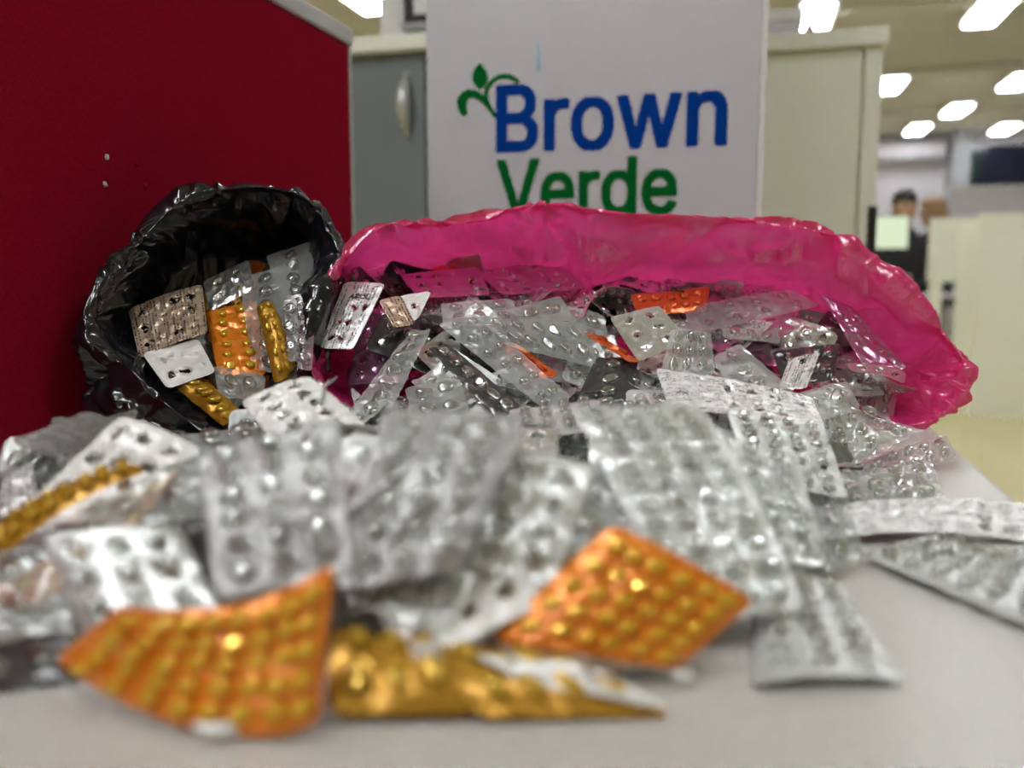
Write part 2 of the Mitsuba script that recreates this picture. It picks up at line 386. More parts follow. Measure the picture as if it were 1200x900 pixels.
# monitor with a lit screen
k = thing('computer_monitor', 'monitor with a bright pale green screen on the far desk', 'monitor')
ym = 7.15
a, b = at_y(1036, 254, ym), at_y(1063, 291, ym)
part(k, 'casing', box((a[0] - .18, ym, b[2] - .01), (b[0] + .01, ym + .03, a[2] + .01), .005), 'black_plastic')
part(k, 'screen', box((a[0] - .17, ym - .003, b[2]), (b[0], ym - .001, a[2])), 'black_plastic', emitter={'type': 'area', 'radiance': {'type': 'rgb', 'value': [0.50, 0.57, 0.40]}})
part(k, 'stand', box((b[0] - .14, ym + .01, .745), (b[0] - .10, ym + .03, b[2])), 'black_plastic')
part(k, 'base', box((b[0] - .22, ym - .06, .74), (b[0] - .02, ym + .10, .75), .003), 'black_plastic')


def seated(name_label, head, face, hair_b, cloth, sleeve):
    """a person seated at a desk; head is the middle of the head, face the horizontal direction of the look"""
    k = thing('person', name_label, 'person')
    f = np.array([face[0], face[1], 0.0]); f /= np.linalg.norm(f); s = np.array([-f[1], f[0], 0]); up = np.array([0, 0, 1.0])
    h = np.array(head)
    P = lambda a, b_, c: h + f * a + s * b_ + up * c
    neck, chest, hip = P(-.03, 0, -.13), P(-.04, 0, -.34), P(-.05, 0, -.66)
    solids = [hull([(P(0, 0, .02), .088), (P(.02, 0, -.05), .070), (P(.055, 0, -.085), .030)]), hull([(P(-.01, 0, -.06), .055), (neck - up * .04, .060)])]
    solids += [hull([(neck - up * .04, .06), (chest + s * .13, .085), (chest - s * .13, .085)]), hull([(chest + s * .12, .10), (chest - s * .12, .10), (hip + s * .09, .11), (hip - s * .09, .11)])]
    tips = []
    for e in (1, -1):
        sh, el, wr = chest + s * .19 * e + up * .07, chest + s * .23 * e - up * .20 + f * .05, chest + s * .13 * e - up * .22 + f * .30
        solids += [hull([(sh, .055), (el, .043)]), hull([(el, .042), (wr, .030)])]
        palm = wr + f * .07
        solids.append(hull([(wr, .028), (palm + s * .022, .014), (palm - s * .022, .014)]))
        for q in range(4):
            o = s * (.024 - .016 * q)
            solids.append(hull([(palm + o, .010), (palm + o + f * (.055 - .006 * abs(q - 1.4)) - up * .012, .0085)]))
        solids.append(hull([(wr + f * .02 - s * .025 * e, .012), (wr + f * .06 - s * .05 * e, .010)]))
        hp_, kn, ft = hip + s * .10 * e, hip + s * .12 * e + f * .42, hip + s * .12 * e + f * .40 - up * .42
        solids += [hull([(hp_, .085), (kn, .060)]), hull([(kn, .058), (ft, .040)]), hull([(ft, .04), (ft + f * .14 - up * .01, .030)])]
    nose = hull([(P(.095, 0, .005), .010), (P(.112, 0, -.025), .013)])
    ears = [hull([(P(-.01, .088 * e, .0), .018), (P(-.005, .084 * e, -.03), .012)]) for e in (1, -1)]
    body = manifold3d.Manifold()
    for m in solids + [nose] + ears:
        body += manifold3d.Manifold(manifold3d.Mesh(np.asarray(m.vertices, np.float32), np.asarray(m.faces, np.uint32)))
    body = body.refine_to_length(.02)
    mm = body.to_mesh(); tm = trimesh.Trimesh(mm.vert_properties[:, :3], mm.tri_verts, process=True)
    trimesh.smoothing.filter_taubin(tm, iterations=6)
    part(k, 'body', tm, 'skin', True)
    for e in (1, -1):
        part(k, 'eye', hull([(P(.088, .032 * e, .012), .011)], 1), 'hair_dark', True)
    part(k, 'mouth', hull([(P(.090, .018, -.062), .006), (P(.090, -.018, -.062), .006)], 1), 'red_plastic', True)
    part(k, 'hair', cat([hull([(P(-.02, 0, .045), .098), (P(-.04, 0, .0), .090), (P(.03, 0, .075), .070)]), hull([(P(-.07, 0, -.02), .07), (P(-.075, 0, -.14), .055)])]), hair_b, True)
    shirt = [hull([(neck - up * .055, .066), (chest + s * .135, .095), (chest - s * .135, .095)]), hull([(chest + s * .12, .11), (chest - s * .12, .11), (hip + s * .09, .12), (hip - s * .09, .12)])]
    for e in (1, -1):
        sh, el = chest + s * .19 * e + up * .07, chest + s * .23 * e - up * .20 + f * .05
        shirt.append(hull([(sh, .066), (el, .054)]))
    part(k, 'shirt', cat(shirt), cloth, 30)
    part(k, 'trousers', cat([hull([(hip + s * .10 * e, .098), (hip + s * .12 * e + f * .42, .070)]) for e in (1, -1)] + [hull([(hip + s * .12 * e + f * .42, .068), (hip + s * .12 * e + f * .40 - up * .37, .050)]) for e in (1, -1)]), 'cloth_black', 30)
    # chair
    c = thing('office_chair', 'black office chair under ' + sleeve, 'chair')
    sz = hip[2] - .115
    part(c, 'seat', hull([(np.array([*(hip + f * x + s * y)[:2], sz - .03]), .03) for x in (-.15, .25) for y in (-.2, .2)]), 'cloth_black', 30)
    part(c, 'pole', trimesh.creation.cylinder(.03, sz - .10, sections=16, transform=trimesh.transformations.translation_matrix((*(hip + f * .05)[:2], (sz - .10) / 2 + .05))), 'black_plastic', 30)
    part(c, 'backrest', hull([(hip - f * .19 + s * y + up * z_, .025) for y in (-.19, .19) for z_ in (.05, .34)]), 'teal' if 'brown' in name_label else 'cloth_black', 30)
    for q in range(5):
        an = q * 2 * math.pi / 5
        o = hip + f * .05
        part(c, 'foot', hull([((o[0], o[1], .06), .025), ((o[0] + .28 * math.cos(an), o[1] + .28 * math.sin(an), .03), .025)]), 'black_plastic', 30)
    return k


seated('dark haired person in black seated behind the bright far monitor', at_y(1061, 243, 7.95), (0.3, -1), 'hair_dark', 'cloth_black', 'the dark haired person')
seated('brown haired person in black seated beside the far desk panel', at_y(1093, 249, 8.8), (-1, 0.6), 'hair_brown', 'cloth_black', 'the brown haired person')

# ------------------------------------------------------------------ the two bags
def loft(rings, n_th=260, per=14):
    rings = np.array(rings, float)
    K = rings.shape[1]
    th = np.linspace(0, K, n_th, endpoint=False)
    R_ = np.array([PchipInterpolator(np.arange(-3, K + 4), np.vstack([r[-3:], r, r[:4]]))(th) * .5 + CubicSpline(np.arange(K + 1), np.vstack([r, r[:1]]), bc_type='periodic')(th) * .5 for r in rings])
    s = np.linspace(0, len(rings) - 1, (len(rings) - 1) * per + 1)
    P = PchipInterpolator(np.arange(len(rings)), R_)(s)
    S = len(s)
    i, j = np.meshgrid(np.arange(S - 1), np.arange(n_th), indexing='ij')
    a, b, c, d = i * n_th + j, i * n_th + (j + 1) % n_th, (i + 1) * n_th + (j + 1) % n_th, (i + 1) * n_th + j
    f = np.vstack([np.c_[a.ravel(), b.ravel(), c.ravel()], np.c_[a.ravel(), c.ravel(), d.ravel()]])
    return P, f


def crease(P, f, scales, seed, floor_z=None):
    """a crumpled thin film: flat facets between sharp folds, at several sizes (size, depth)"""
    from scipy.interpolate import LinearNDInterpolator
    v = P.reshape(-1, 3)
    n = trimesh.Trimesh(v, f, process=False).vertex_normals
    S, K = P.shape[:2]
    al = np.cumsum(np.r_[0, np.linalg.norm(np.diff(P, axis=0), axis=-1).mean(1)])
    round_ = np.linalg.norm(np.diff(P, axis=1), axis=-1).sum(1).max()
    uu, ss = np.meshgrid(np.arange(K) / K * round_, al)
    q2 = np.c_[uu.ravel(), ss.ravel()]
    wob = .25 * np.stack([meshkit.fbm(v * 16 + 50 * q, 2, seed + q) - .5 for q in range(2)], -1)
    rng = np.random.default_rng(seed)
    d = np.zeros(len(v))
    for size, amp, stretch in scales:
        m = int(round_ * (al[-1] + .1) / size ** 2) + 8
        pts = np.c_[rng.uniform(0, round_, m), rng.uniform(-.05, al[-1] + .05, m)]
        h = rng.normal(0, 1, m)
        pts = np.vstack([pts - [round_, 0], pts, pts + [round_, 0]]); h = np.tile(h, 3)
        fld = LinearNDInterpolator(pts * [1, stretch], h, fill_value=0)
        mask = .3 + 1.4 * meshkit.noise(v * 9 + 3.1, seed + int(size * 1e4))
        d += amp * mask * fld((q2 + wob * size) * [1, stretch])
    v2 = v + n * d[:, None]
    if floor_z is not None:
        v2[:, 2] = np.maximum(v2[:, 2], floor_z)
    return trimesh.Trimesh(v2, f, process=False)


def ring(pts):
    return np.array([at(x, y, t) for x, y, t in pts])


PINK0 = [(361, 402, .80), (383, 334, .82), (438, 266, .845), (520, 259, .87), (600, 244, .88), (652, 239, .88), (740, 250, .89), (830, 254, .90), (905, 258, .90), (966, 268, .90),
         (1012, 303, .895), (1062, 347, .885), (1110, 395, .87), (1135, 441, .86), (1112, 478, .86), (1082, 497, .86), (1020, 500, .85), (900, 504, .84), (700, 512, .82), (520, 516, .81), (420, 496, .80), (372, 450, .80)]
PINK1 = [(372, 400, .87), (392, 345, .89), (446, 310, .93), (520, 303, .97), (600, 298, .98), (655, 304, .955), (700, 326, .955), (770, 318, .985), (850, 322, .99), (930, 332, .98),
         (985, 352, .97), (1030, 382, .95), (1068, 415, .93), (1085, 440, .92), (1070, 462, .92), (1040, 474, .93), (980, 482, .95), (880, 484, .95), (700, 486, .94), (520, 488, .92), (430, 474, .88), (386, 440, .87)]
PINK2 = [(395, 398, .97), (410, 352, .99), (455, 325, 1.04), (520, 318, 1.07), (600, 316, 1.09), (655, 322, 1.08), (700, 328, 1.08), (770, 332, 1.09), (850, 336, 1.09), (920, 348, 1.07),
         (965, 365, 1.05), (1000, 392, 1.03), (1025, 415, 1.01), (1035, 435, 1.0), (1025, 448, 1.0), (1000, 458, 1.01), (950, 464, 1.02), (860, 464, 1.03), (700, 465, 1.02), (540, 466, 1.0), (450, 458, .98), (410, 436, .97)]


def grow(pts, k, dt, back=None):
    c = np.mean([(x, y) for x, y, _ in pts], 0)
    return [(c[0] + (x - c[0]) * k, c[1] + (y - c[1]) * k, t + dt) for x, y, t in pts]


pink = thing('pink_plastic_bag', 'translucent magenta plastic bag lying open and spilling silver blister packs', 'bag')
cuff = ring(PINK0) + .004 * (ring(PINK0) - ring(PINK0).mean(0)) / .3 + _H * .010 - np.array([0, 0, .003])
c2 = ring(PINK2); cen = c2.mean(0)
deep = [c2 + _H * .05 + (cen - c2) * .12, cen + (c2 - cen) * .55 + _H * .11, cen + (c2 - cen) * .12 + _H * .13]
P, f = loft([cuff, ring(PINK0), ring(PINK1), ring(PINK2)] + deep, 640, 24)
pm = crease(P, f, [(.075, .0065, 1.0), (.034, .0036, 1.3), (.016, .0017, .8), (.009, .0008, 1.0)], 3, DESK + .0006)
part(pink, 'film', pm, 'pink_film', True)
bagtop = pm

DARK0 = [(108, 370, .76), (126, 325, .77), (160, 285, .79), (205, 243, .81), (250, 225, .83), (300, 219, .85), (345, 226, .87), (372, 246, .875), (386, 272, .87), (396, 303, .85),
         (378, 342, .82), (356, 400, .79), (342, 450, .765), (316, 490, .745), (272, 506, .735), (218, 490, .73), (176, 455, .735), (136, 412, .75)]
CUFFD = [(100, 372, .755), (116, 318, .775), (150, 276, .80), (200, 236, .825), (250, 220, .845), (302, 214, .865), (348, 222, .885), (380, 242, .89), (394, 272, .88), (399, 304, .865),
         (381, 346, .835), (360, 405, .80), (348, 456, .775), (320, 500, .755), (270, 516, .745), (208, 502, .74), (160, 470, .74), (116, 420, .75)]
DARK1 = [(136, 366, .80), (152, 326, .81), (182, 292, .83), (218, 266, .85), (255, 254, .875), (300, 252, .90), (338, 260, .91), (358, 278, .91), (364, 300, .905), (366, 325, .89),
         (358, 352, .87), (344, 394, .84), (332, 434, .815), (308, 466, .79), (274, 480, .775), (228, 470, .77), (190, 440, .775), (156, 402, .785)]
DARK2 = [(165, 362, .90), (176, 330, .91), (200, 304, .94), (230, 288, .97), (260, 282, .99), (300, 282, 1.0), (330, 288, 1.0), (345, 302, 1.0), (350, 318, .99), (352, 335, .97),
         (350, 360, .95), (344, 390, .92), (334, 420, .9), (312, 442, .88), (276, 450, .87), (240, 444, .865), (208, 424, .87), (182, 394, .88)]
dark = thing('black_plastic_bag', 'glossy black plastic bag standing open against the red divider', 'bag')
d0, d1_, d2 = ring(DARK0), ring(DARK1), ring(DARK2)
cD = d2.mean(0)
# an outer skirt: from the lip down and back along the outside to the desk
skirt = d0 + _H * .10 + (d0 - d0.mean(0)) * np.array([.05, .05, .0]); skirt[:, 2] = np.minimum(skirt[:, 2] - .03, DESK + .16); skirt[:, 0] = np.maximum(skirt[:, 0], -.572)
low = d0 + _H * .05 + (d0 - d0.mean(0)) * np.array([.10, .10, 0]); low[:, 2] = DESK + .02 + .25 * (low[:, 2] - DESK - .02).clip(0); low[:, 0] = np.maximum(low[:, 0], -.574)
for q, px in ((0, (101, 392, .80)), (17, (103, 450, .785)), (16, (122, 496, .765)), (15, (185, 522, .745)), (14, (262, 530, .735)), (13, (330, 520, .74))):
    low[q] = at(*px)
    skirt[q] = .6 * low[q] + .4 * at(*CUFFD[q]) + (low[q] - low.mean(0)) * np.array([.04, .04, 0])
for q in range(8, 13):
    low[q, :2] = d0[q, :2] + (d0.mean(0) - d0[q])[:2] * .12
    skirt[q, :2] = d0[q, :2] + (d0.mean(0) - d0[q])[:2] * .08 + _H[:2] * .04
low[:, 0] = np.maximum(low[:, 0], -.576); skirt[:, 0] = np.maximum(skirt[:, 0], -.576)
cu = ring(CUFFD); cu[:, 0] = np.maximum(cu[:, 0], -.574)
P, f = loft([low, skirt, cu, d0, ring(grow(DARK0, .97, .012)), d1_, d2, cD + (d2 - cD) * .8 + _H * .06, cD + (d2 - cD) * .1 + _H * .09], 480, 18)
dm = crease(P, f, [(.060, .0075, 1.0), (.028, .0036, 1.3), (.014, .0013, .8), (.008, .0005, 1.0)], 40, DESK + .0006)
dm.vertices[:, 0] = np.maximum(dm.vertices[:, 0], -.5795)
part(dark, 'film', dm, 'black_film', True)

# ------------------------------------------------------------------ blister packs
DOME_R = np.array([1.0, .96, .86, .66, .34]); DOME_H = np.array([0.0, .45, .80, .97, 1.0])


def dome(seg=14, rings=5):
    rr, hh = (DOME_R, DOME_H) if rings == 5 else (DOME_R[[0, 2, 4]], DOME_H[[0, 2, 4]])
    a = np.arange(seg) * 2 * np.pi / seg
    v = np.vstack([np.c_[r * np.cos(a), r * np.sin(a), np.full(seg, h)] for r, h in zip(rr, hh)] + [[[0, 0, 1.0]]])
    f = []
    for q in range(len(rr) - 1):
        for i in range(seg):
            j = (i + 1) % seg
            f += [[q * seg + i, q * seg + j, (q + 1) * seg + j], [q * seg + i, (q + 1) * seg + j, (q + 1) * seg + i]]
    o = (len(rr) - 1) * seg
    f += [[o + i, o + (i + 1) % seg, len(v) - 1] for i in range(seg)]
    return v, np.array(f)


DOME_HI, DOME_LO = dome(), dome(8, 3)
# kind: sheet, pocket, share of torn holes, which side faces up ('pocket' or 'foil'), pocket radii (across, along), pitch, pocket height
KINDS = {
    'silver': ('foil_silver', 'film_pocket', .45, 'pocket', (.0044, .0042), (.0122, .0116), .0042),
    'pale': ('foil_pale', 'film_pocket', .30, 'pocket', (.0044, .0042), (.0122, .0116), .0042),
    'capsule': ('foil_silver', 'film_pocket', .35, 'pocket', (.0040, .0085), (.0130, .0225), .0050),
    'back': ('foil_bright', 'film_pocket', .8, 'foil', (.0052, .0052), (.0150, .0150), .0042),
    'white': ('foil_white', 'film_pocket', .88, 'foil', (.0052, .0062), (.0150, .0165), .0042),
    'print': ('foil_print', 'film_pocket', .35, 'foil', (.0050, .0050), (.0160, .0160), .0040),
    'tan': ('foil_tan', 'film_pocket', .45, 'foil', (.0055, .0065), (.0170, .0190), .0040),
    'clear': ('film_frost', 'film_pocket', 0, 'pocket', (.0068, .0066), (.0185, .0175), .0062),
    'clearcap': ('film_frost', 'film_pocket', 0, 'pocket', (.0042, .0085), (.0135, .0220), .0052),
    'grey': ('film_grey', 'film_pocket', 0, 'pocket', (.0055, .0080), (.0160, .0210), .0048),
    'mauve': ('film_mauve', 'film_pocket', 0, 'pocket', (.0056, .0056), (.0155, .0155), .0048),
    'amber': ('foil_amber', 'pocket_amber', 0, 'pocket', (.0046, .0046), (.0128, .0128), .0036),
    'gold': ('foil_gold', 'pocket_gold', 0, 'pocket', (.0042, .0060), (.0115, .0150), .0036),
    'orange': ('foil_orange', 'foil_orange', 0, 'pocket', (.0050, .0050), (.0140, .0140), .0036),
    'purple': ('foil_pink_lit', 'film_pocket', .5, 'foil', (.0050, .0050), (.0150, .0150), .0040),
    'dark': ('foil_dark_shade', 'film_pocket', .2, 'pocket', (.0055, .0075), (.0160, .0200), .0045),
}
NPACK = [0]
NHERO = None     # set once the picked packs are laid
SURF = []        # sample points of the placed packs, for the heap beneath


class Sheet:
    """a bent pack: four corners in space (tl, tr, br, bl), bulges along its normal, wrinkles"""
    def __init__(s, c, bs=0., bt=0., wrinkle=.0006, seed=0, toward=None):
        s.c = [np.asarray(q, float) for q in c]
        s.w = (np.linalg.norm(s.c[1] - s.c[0]) + np.linalg.norm(s.c[2] - s.c[3])) / 2
        s.h = (np.linalg.norm(s.c[3] - s.c[0]) + np.linalg.norm(s.c[2] - s.c[1])) / 2
        n = np.cross(s.c[2] - s.c[0], s.c[3] - s.c[1]); n /= np.linalg.norm(n)
        if toward is not None and n @ (toward - sum(s.c) / 4) < 0:
            n = -n
        s.n0, s.bs, s.bt, s.wr, s.seed = n, bs, bt, wrinkle, seed
        s.mid = [np.zeros(3), np.zeros(3)]      # how far the middles of the top and bottom edges are off straight

    def base(s, u, v):
        u, v = u[..., None], v[..., None]
        p = s.c[0] * (1 - u) * (1 - v) + s.c[1] * u * (1 - v) + s.c[2] * u * v + s.c[3] * (1 - u) * v
        return p + s.n0 * (s.bs * 4 * u * (1 - u) + s.bt * 4 * v * (1 - v)) + 4 * u * (1 - u) * (s.mid[0] * (1 - v) + s.mid[1] * v)

    def at(s, u, v):
        p = s.base(u, v)
        q = np.stack([u * s.w / .011, v * s.h / .011, np.full_like(u, s.seed * 3.7)], -1)
        d = s.wr * ((ridge(q, 5) - .5) * 2 + (meshkit.noise(q * 2.3 + 9, 8) - .5) * 1.4) + s.wr * 3 * (meshkit.noise(q * .28 + 4, 2) - .5)
        rim = np.minimum(np.minimum(u, 1 - u) * s.w, np.minimum(v, 1 - v) * s.h)
        d = d * (.35 + .65 * np.clip(rim / .007, 0, 1))           # the sealed edge stays flatter
        return p + s.n0 * d[..., None]

    def frame(s, u, v):
        e = 2e-3
        a, b = s.base(u + e, v) - s.base(u - e, v), s.base(u, v + e) - s.base(u, v - e)
        a /= np.linalg.norm(a, axis=-1, keepdims=True); b /= np.linalg.norm(b, axis=-1, keepdims=True)
        n = np.cross(a, b); n /= np.linalg.norm(n, axis=-1, keepdims=True)
        n *= np.sign(n @ s.n0)[..., None]
        return a, b, n


def pack(sheet, kind, label, group=None, fine=True, rough_edge=False, cols=None, rows=None, flaps=True, radius=.005):
    K = KINDS[kind]
    NPACK[0] += 1
    seed = NPACK[0]
    rng = np.random.default_rng(seed)
    key = thing('blister_pack', label, 'blister pack', group)
    w, h = sheet.w, sheet.h
    step = .0022 if fine else .007
    if fine and NHERO is None and kind in ('white', 'back', 'tan', 'print'):
        step = .0012
    nu, nv = max(6, int(w / step)), max(5, int(h / step))
    # flat rectangle with rounded corners, in metres
    X, Y = np.meshgrid(np.linspace(0, w, nu + 1), np.linspace(0, h, nv + 1), indexing='ij')
    r = min(radius, w / 3, h / 3)
    for cx, sx in ((r, -1), (w - r, 1)):
        for cy, sy in ((r, -1), (h - r, 1)):
            dx, dy = X - cx, Y - cy
            out = (dx * sx > 0) & (dy * sy > 0)
            l = np.hypot(dx, dy)
            m_ = np.maximum(np.abs(dx), np.abs(dy))
            k_ = np.where(out & (l > 0), m_ / np.maximum(l, 1e-12), 1)
            far = np.where(out, np.clip(m_ / r, 0, 1), 0)
            k_ = 1 + (k_ - 1) * far
            X, Y = np.where(out, cx + dx * k_, X), np.where(out, cy + dy * k_, Y)
    # pockets
    (ra, rb), (pa, pb) = K[4], K[5]
    flip = (w > h) != (rb > ra) if abs(ra - rb) > 1e-6 else False
    if flip and rng.random() < .7:
        (ra, rb), (pa, pb) = (rb, ra), (pb, pa)
    nc, nr = cols or max(1, int((w - .008) / pa)), rows or max(1, int((h - .006) / pb))
    gx, gy = (w - .008) / nc, (h - .006) / nr
    if cols:
        ra = min(ra, gx * .38)
    if rows:
        rb = min(rb, gy * .38)
    pk = [(.004 + gx * (i + .5), .003 + gy * (j + .5)) for i in range(nc) for j in range(nr)]
    u, v = X / w, Y / h
    Pm = sheet.at(u, v)
    up = K[3] == 'pocket'
    front = 1.0
    _, _, Nn = sheet.frame(u, v)
    thick = .0005
    # crushed dents of the foil over every pocket
    dent = np.zeros_like(X)
    keep = np.ones((nu, nv), bool)
    cxm, cym = (X[:-1, :-1] + X[1:, 1:]) / 2, (Y[:-1, :-1] + Y[1:, 1:]) / 2
    torn = []
    for q, (x, y) in enumerate(pk):
        d = np.hypot((X - x) / ra, (Y - y) / rb)
        kick = rng.uniform(-.0026, .0014)
        tilt = rng.normal(0, .0016, 2)
        near = np.clip(1.15 - d, 0, 1)
        dent += near * (kick + tilt[0] * (X - x) / ra + tilt[1] * (Y - y) / rb + .0016 * (rng.random(X.shape) - .5))
        if fine and rng.random() < K[2]:
            an = np.arctan2(cym - y, cxm - x)
            edge = .72 + .16 * np.sin(an * 2 + rng.uniform(0, 6)) + .12 * np.sin(an * 3 + rng.uniform(0, 6))
            hole = np.hypot((cxm - x) / ra, (cym - y) / rb) < edge
            keep &= ~hole
            torn.append((x, y))
    if K[0].startswith('foil') and K[0] not in ('foil_amber', 'foil_gold'):
        Pm = Pm + Nn * dent[..., None]
    elif K[0] in ('foil_amber', 'foil_gold'):
        Pm = Pm + Nn * (dent * .35)[..., None]
    A = np.vstack([(Pm).reshape(-1, 3), (Pm - Nn * thick).reshape(-1, 3)])
    uv = np.tile(np.c_[X.ravel(), Y.ravel()], (2, 1))
    if h > w:
        uv = uv[:, ::-1].copy()
    M = (nu + 1) * (nv + 1)
    i, j = np.nonzero(keep)
    a, b, c, d = i * (nv + 1) + j, (i + 1) * (nv + 1) + j, (i + 1) * (nv + 1) + j + 1, i * (nv + 1) + j + 1
    top = np.vstack([np.c_[a, b, c], np.c_[a, c, d]])
    rim = np.r_[[q * (nv + 1) for q in range(nu)], [nu * (nv + 1) + q for q in range(nv)], [q * (nv + 1) + nv for q in range(nu, 0, -1)], [q for q in range(nv, 0, -1)]].astype(int)
    nx = np.roll(rim, -1)
    side = np.vstack([np.c_[rim, rim + M, nx + M], np.c_[rim, nx + M, nx]])
    if K[0].startswith('film'):
        put(key + '__sheet', (A[:M], top), K[0], True, uv=uv[:M])
    else:
        put(key + '__sheet', (A, np.vstack([top, top[:, ::-1] + M, side])), K[0], False if fine and K[0] in ('foil_bright',) else True, uv=uv)
    # pocket shells
    DV, DF = DOME_HI if fine else DOME_LO
    shells = []
    if up or (fine and kind in ('back', 'white')):
        sg = 1.0 if up else -1.0
        for x, y in pk:
            x0, y0 = x + rng.normal(0, .0005), y + rng.normal(0, .0005)
            a_, b_, n_ = sheet.frame(np.array(x0 / w), np.array(y0 / h))
            o = sheet.at(np.array(x0 / w), np.array(y0 / h))
            V = DV.copy()
            zz = V[:, 2] * K[6] * rng.uniform(.75, 1.05)
            if rng.random() < .45:                     # thumbed in
                an = rng.uniform(0, 6.3); sd = V[:, 0] * math.cos(an) + V[:, 1] * math.sin(an)
                zz *= 1 - rng.uniform(.3, .8) * np.clip(sd * .9 + .35, 0, 1)
            V[:, :2] *= 1 + (V[:, 2:3] > 0) * rng.normal(0, .05, (len(V), 2))
            W_ = o + a_ * (V[:, :1] * ra) + b_ * (V[:, 1:2] * rb) + n_ * ((zz[:, None] + .0003) * sg - (0 if up else thick))
            shells.append((W_, DF))
    if shells:
        if fine:
            for sh in shells:
                part(key, 'pocket', sh, K[1], True)
        else:
            n = len(shells[0][0])
            put(key + '__pockets', (np.vstack([q[0] for q in shells]), np.vstack([q[1] + n * z for z, q in enumerate(shells)])), K[1], True)
            tag(key + '__pockets', kind='stuff')
    # torn flaps of foil around the holes
    if flaps and torn and fine and not K[0].startswith('film'):
        vs, fs = [], []
        for x, y in torn:
            a_, b_, n_ = sheet.frame(np.array(x / w), np.array(y / h))
            o = sheet.at(np.array(x / w), np.array(y / h))
            for an in rng.uniform(0, 6.3) + np.arange(rng.integers(2, 5)) * rng.uniform(1.2, 2.0):
                e0, e1 = an - .5, an + .5
                p0 = o + a_ * math.cos(e0) * ra * .8 + b_ * math.sin(e0) * rb * .8
                p1 = o + a_ * math.cos(e1) * ra * .8 + b_ * math.sin(e1) * rb * .8
                lift = rng.uniform(.0006, .0032) * (-1 if up and rng.random() < .5 else 1)
                mid = o + a_ * math.cos(an) * ra * rng.uniform(.3, .8) + b_ * math.sin(an) * rb * rng.uniform(.3, .8) + n_ * lift
                tip = o + a_ * math.cos(an + rng.normal(0, .5)) * ra * rng.uniform(0, .9) + b_ * math.sin(an) * rb * rng.uniform(0, .9) + n_ * (lift + rng.uniform(-.001, .0014))
                z = len(vs)
                vs += [p0, p1, mid, tip]
                fs += [[z, z + 1, z + 2], [z + 1, z + 3, z + 2], [z, z + 2, z + 3]]
        put(key + '__torn_foil', (np.array(vs), np.array(fs)), 'foil_bright')
        tag(key + '__torn_foil', 'torn silver foil flaps', kind='stuff')
    uu, vv = np.meshgrid(np.linspace(0, 1, 15), np.linspace(0, 1, 11))
    SURF.append(sheet.base(uu, vv).reshape(-1, 3))
    return key, sheet


def hero(kind, px, label, bs=0., bt=0., group=None, wr=.0014, mids=None, **kw):
    """px: four corners (x, y, distance) in the order top left, top right, bottom right, bottom left"""
    c = [at(*q) for q in px]
    for q in c:
        q[2] = max(q[2], DESK + .0015)
    sh = Sheet(c, bs, bt, wr, NPACK[0] + 1, toward=C)
    if mids:
        sh.mid = [at(*mids[0]) - (c[0] + c[1]) / 2, at(*mids[1]) - (c[2] + c[3]) / 2]
    return pack(sh, kind, label, group, **kw)


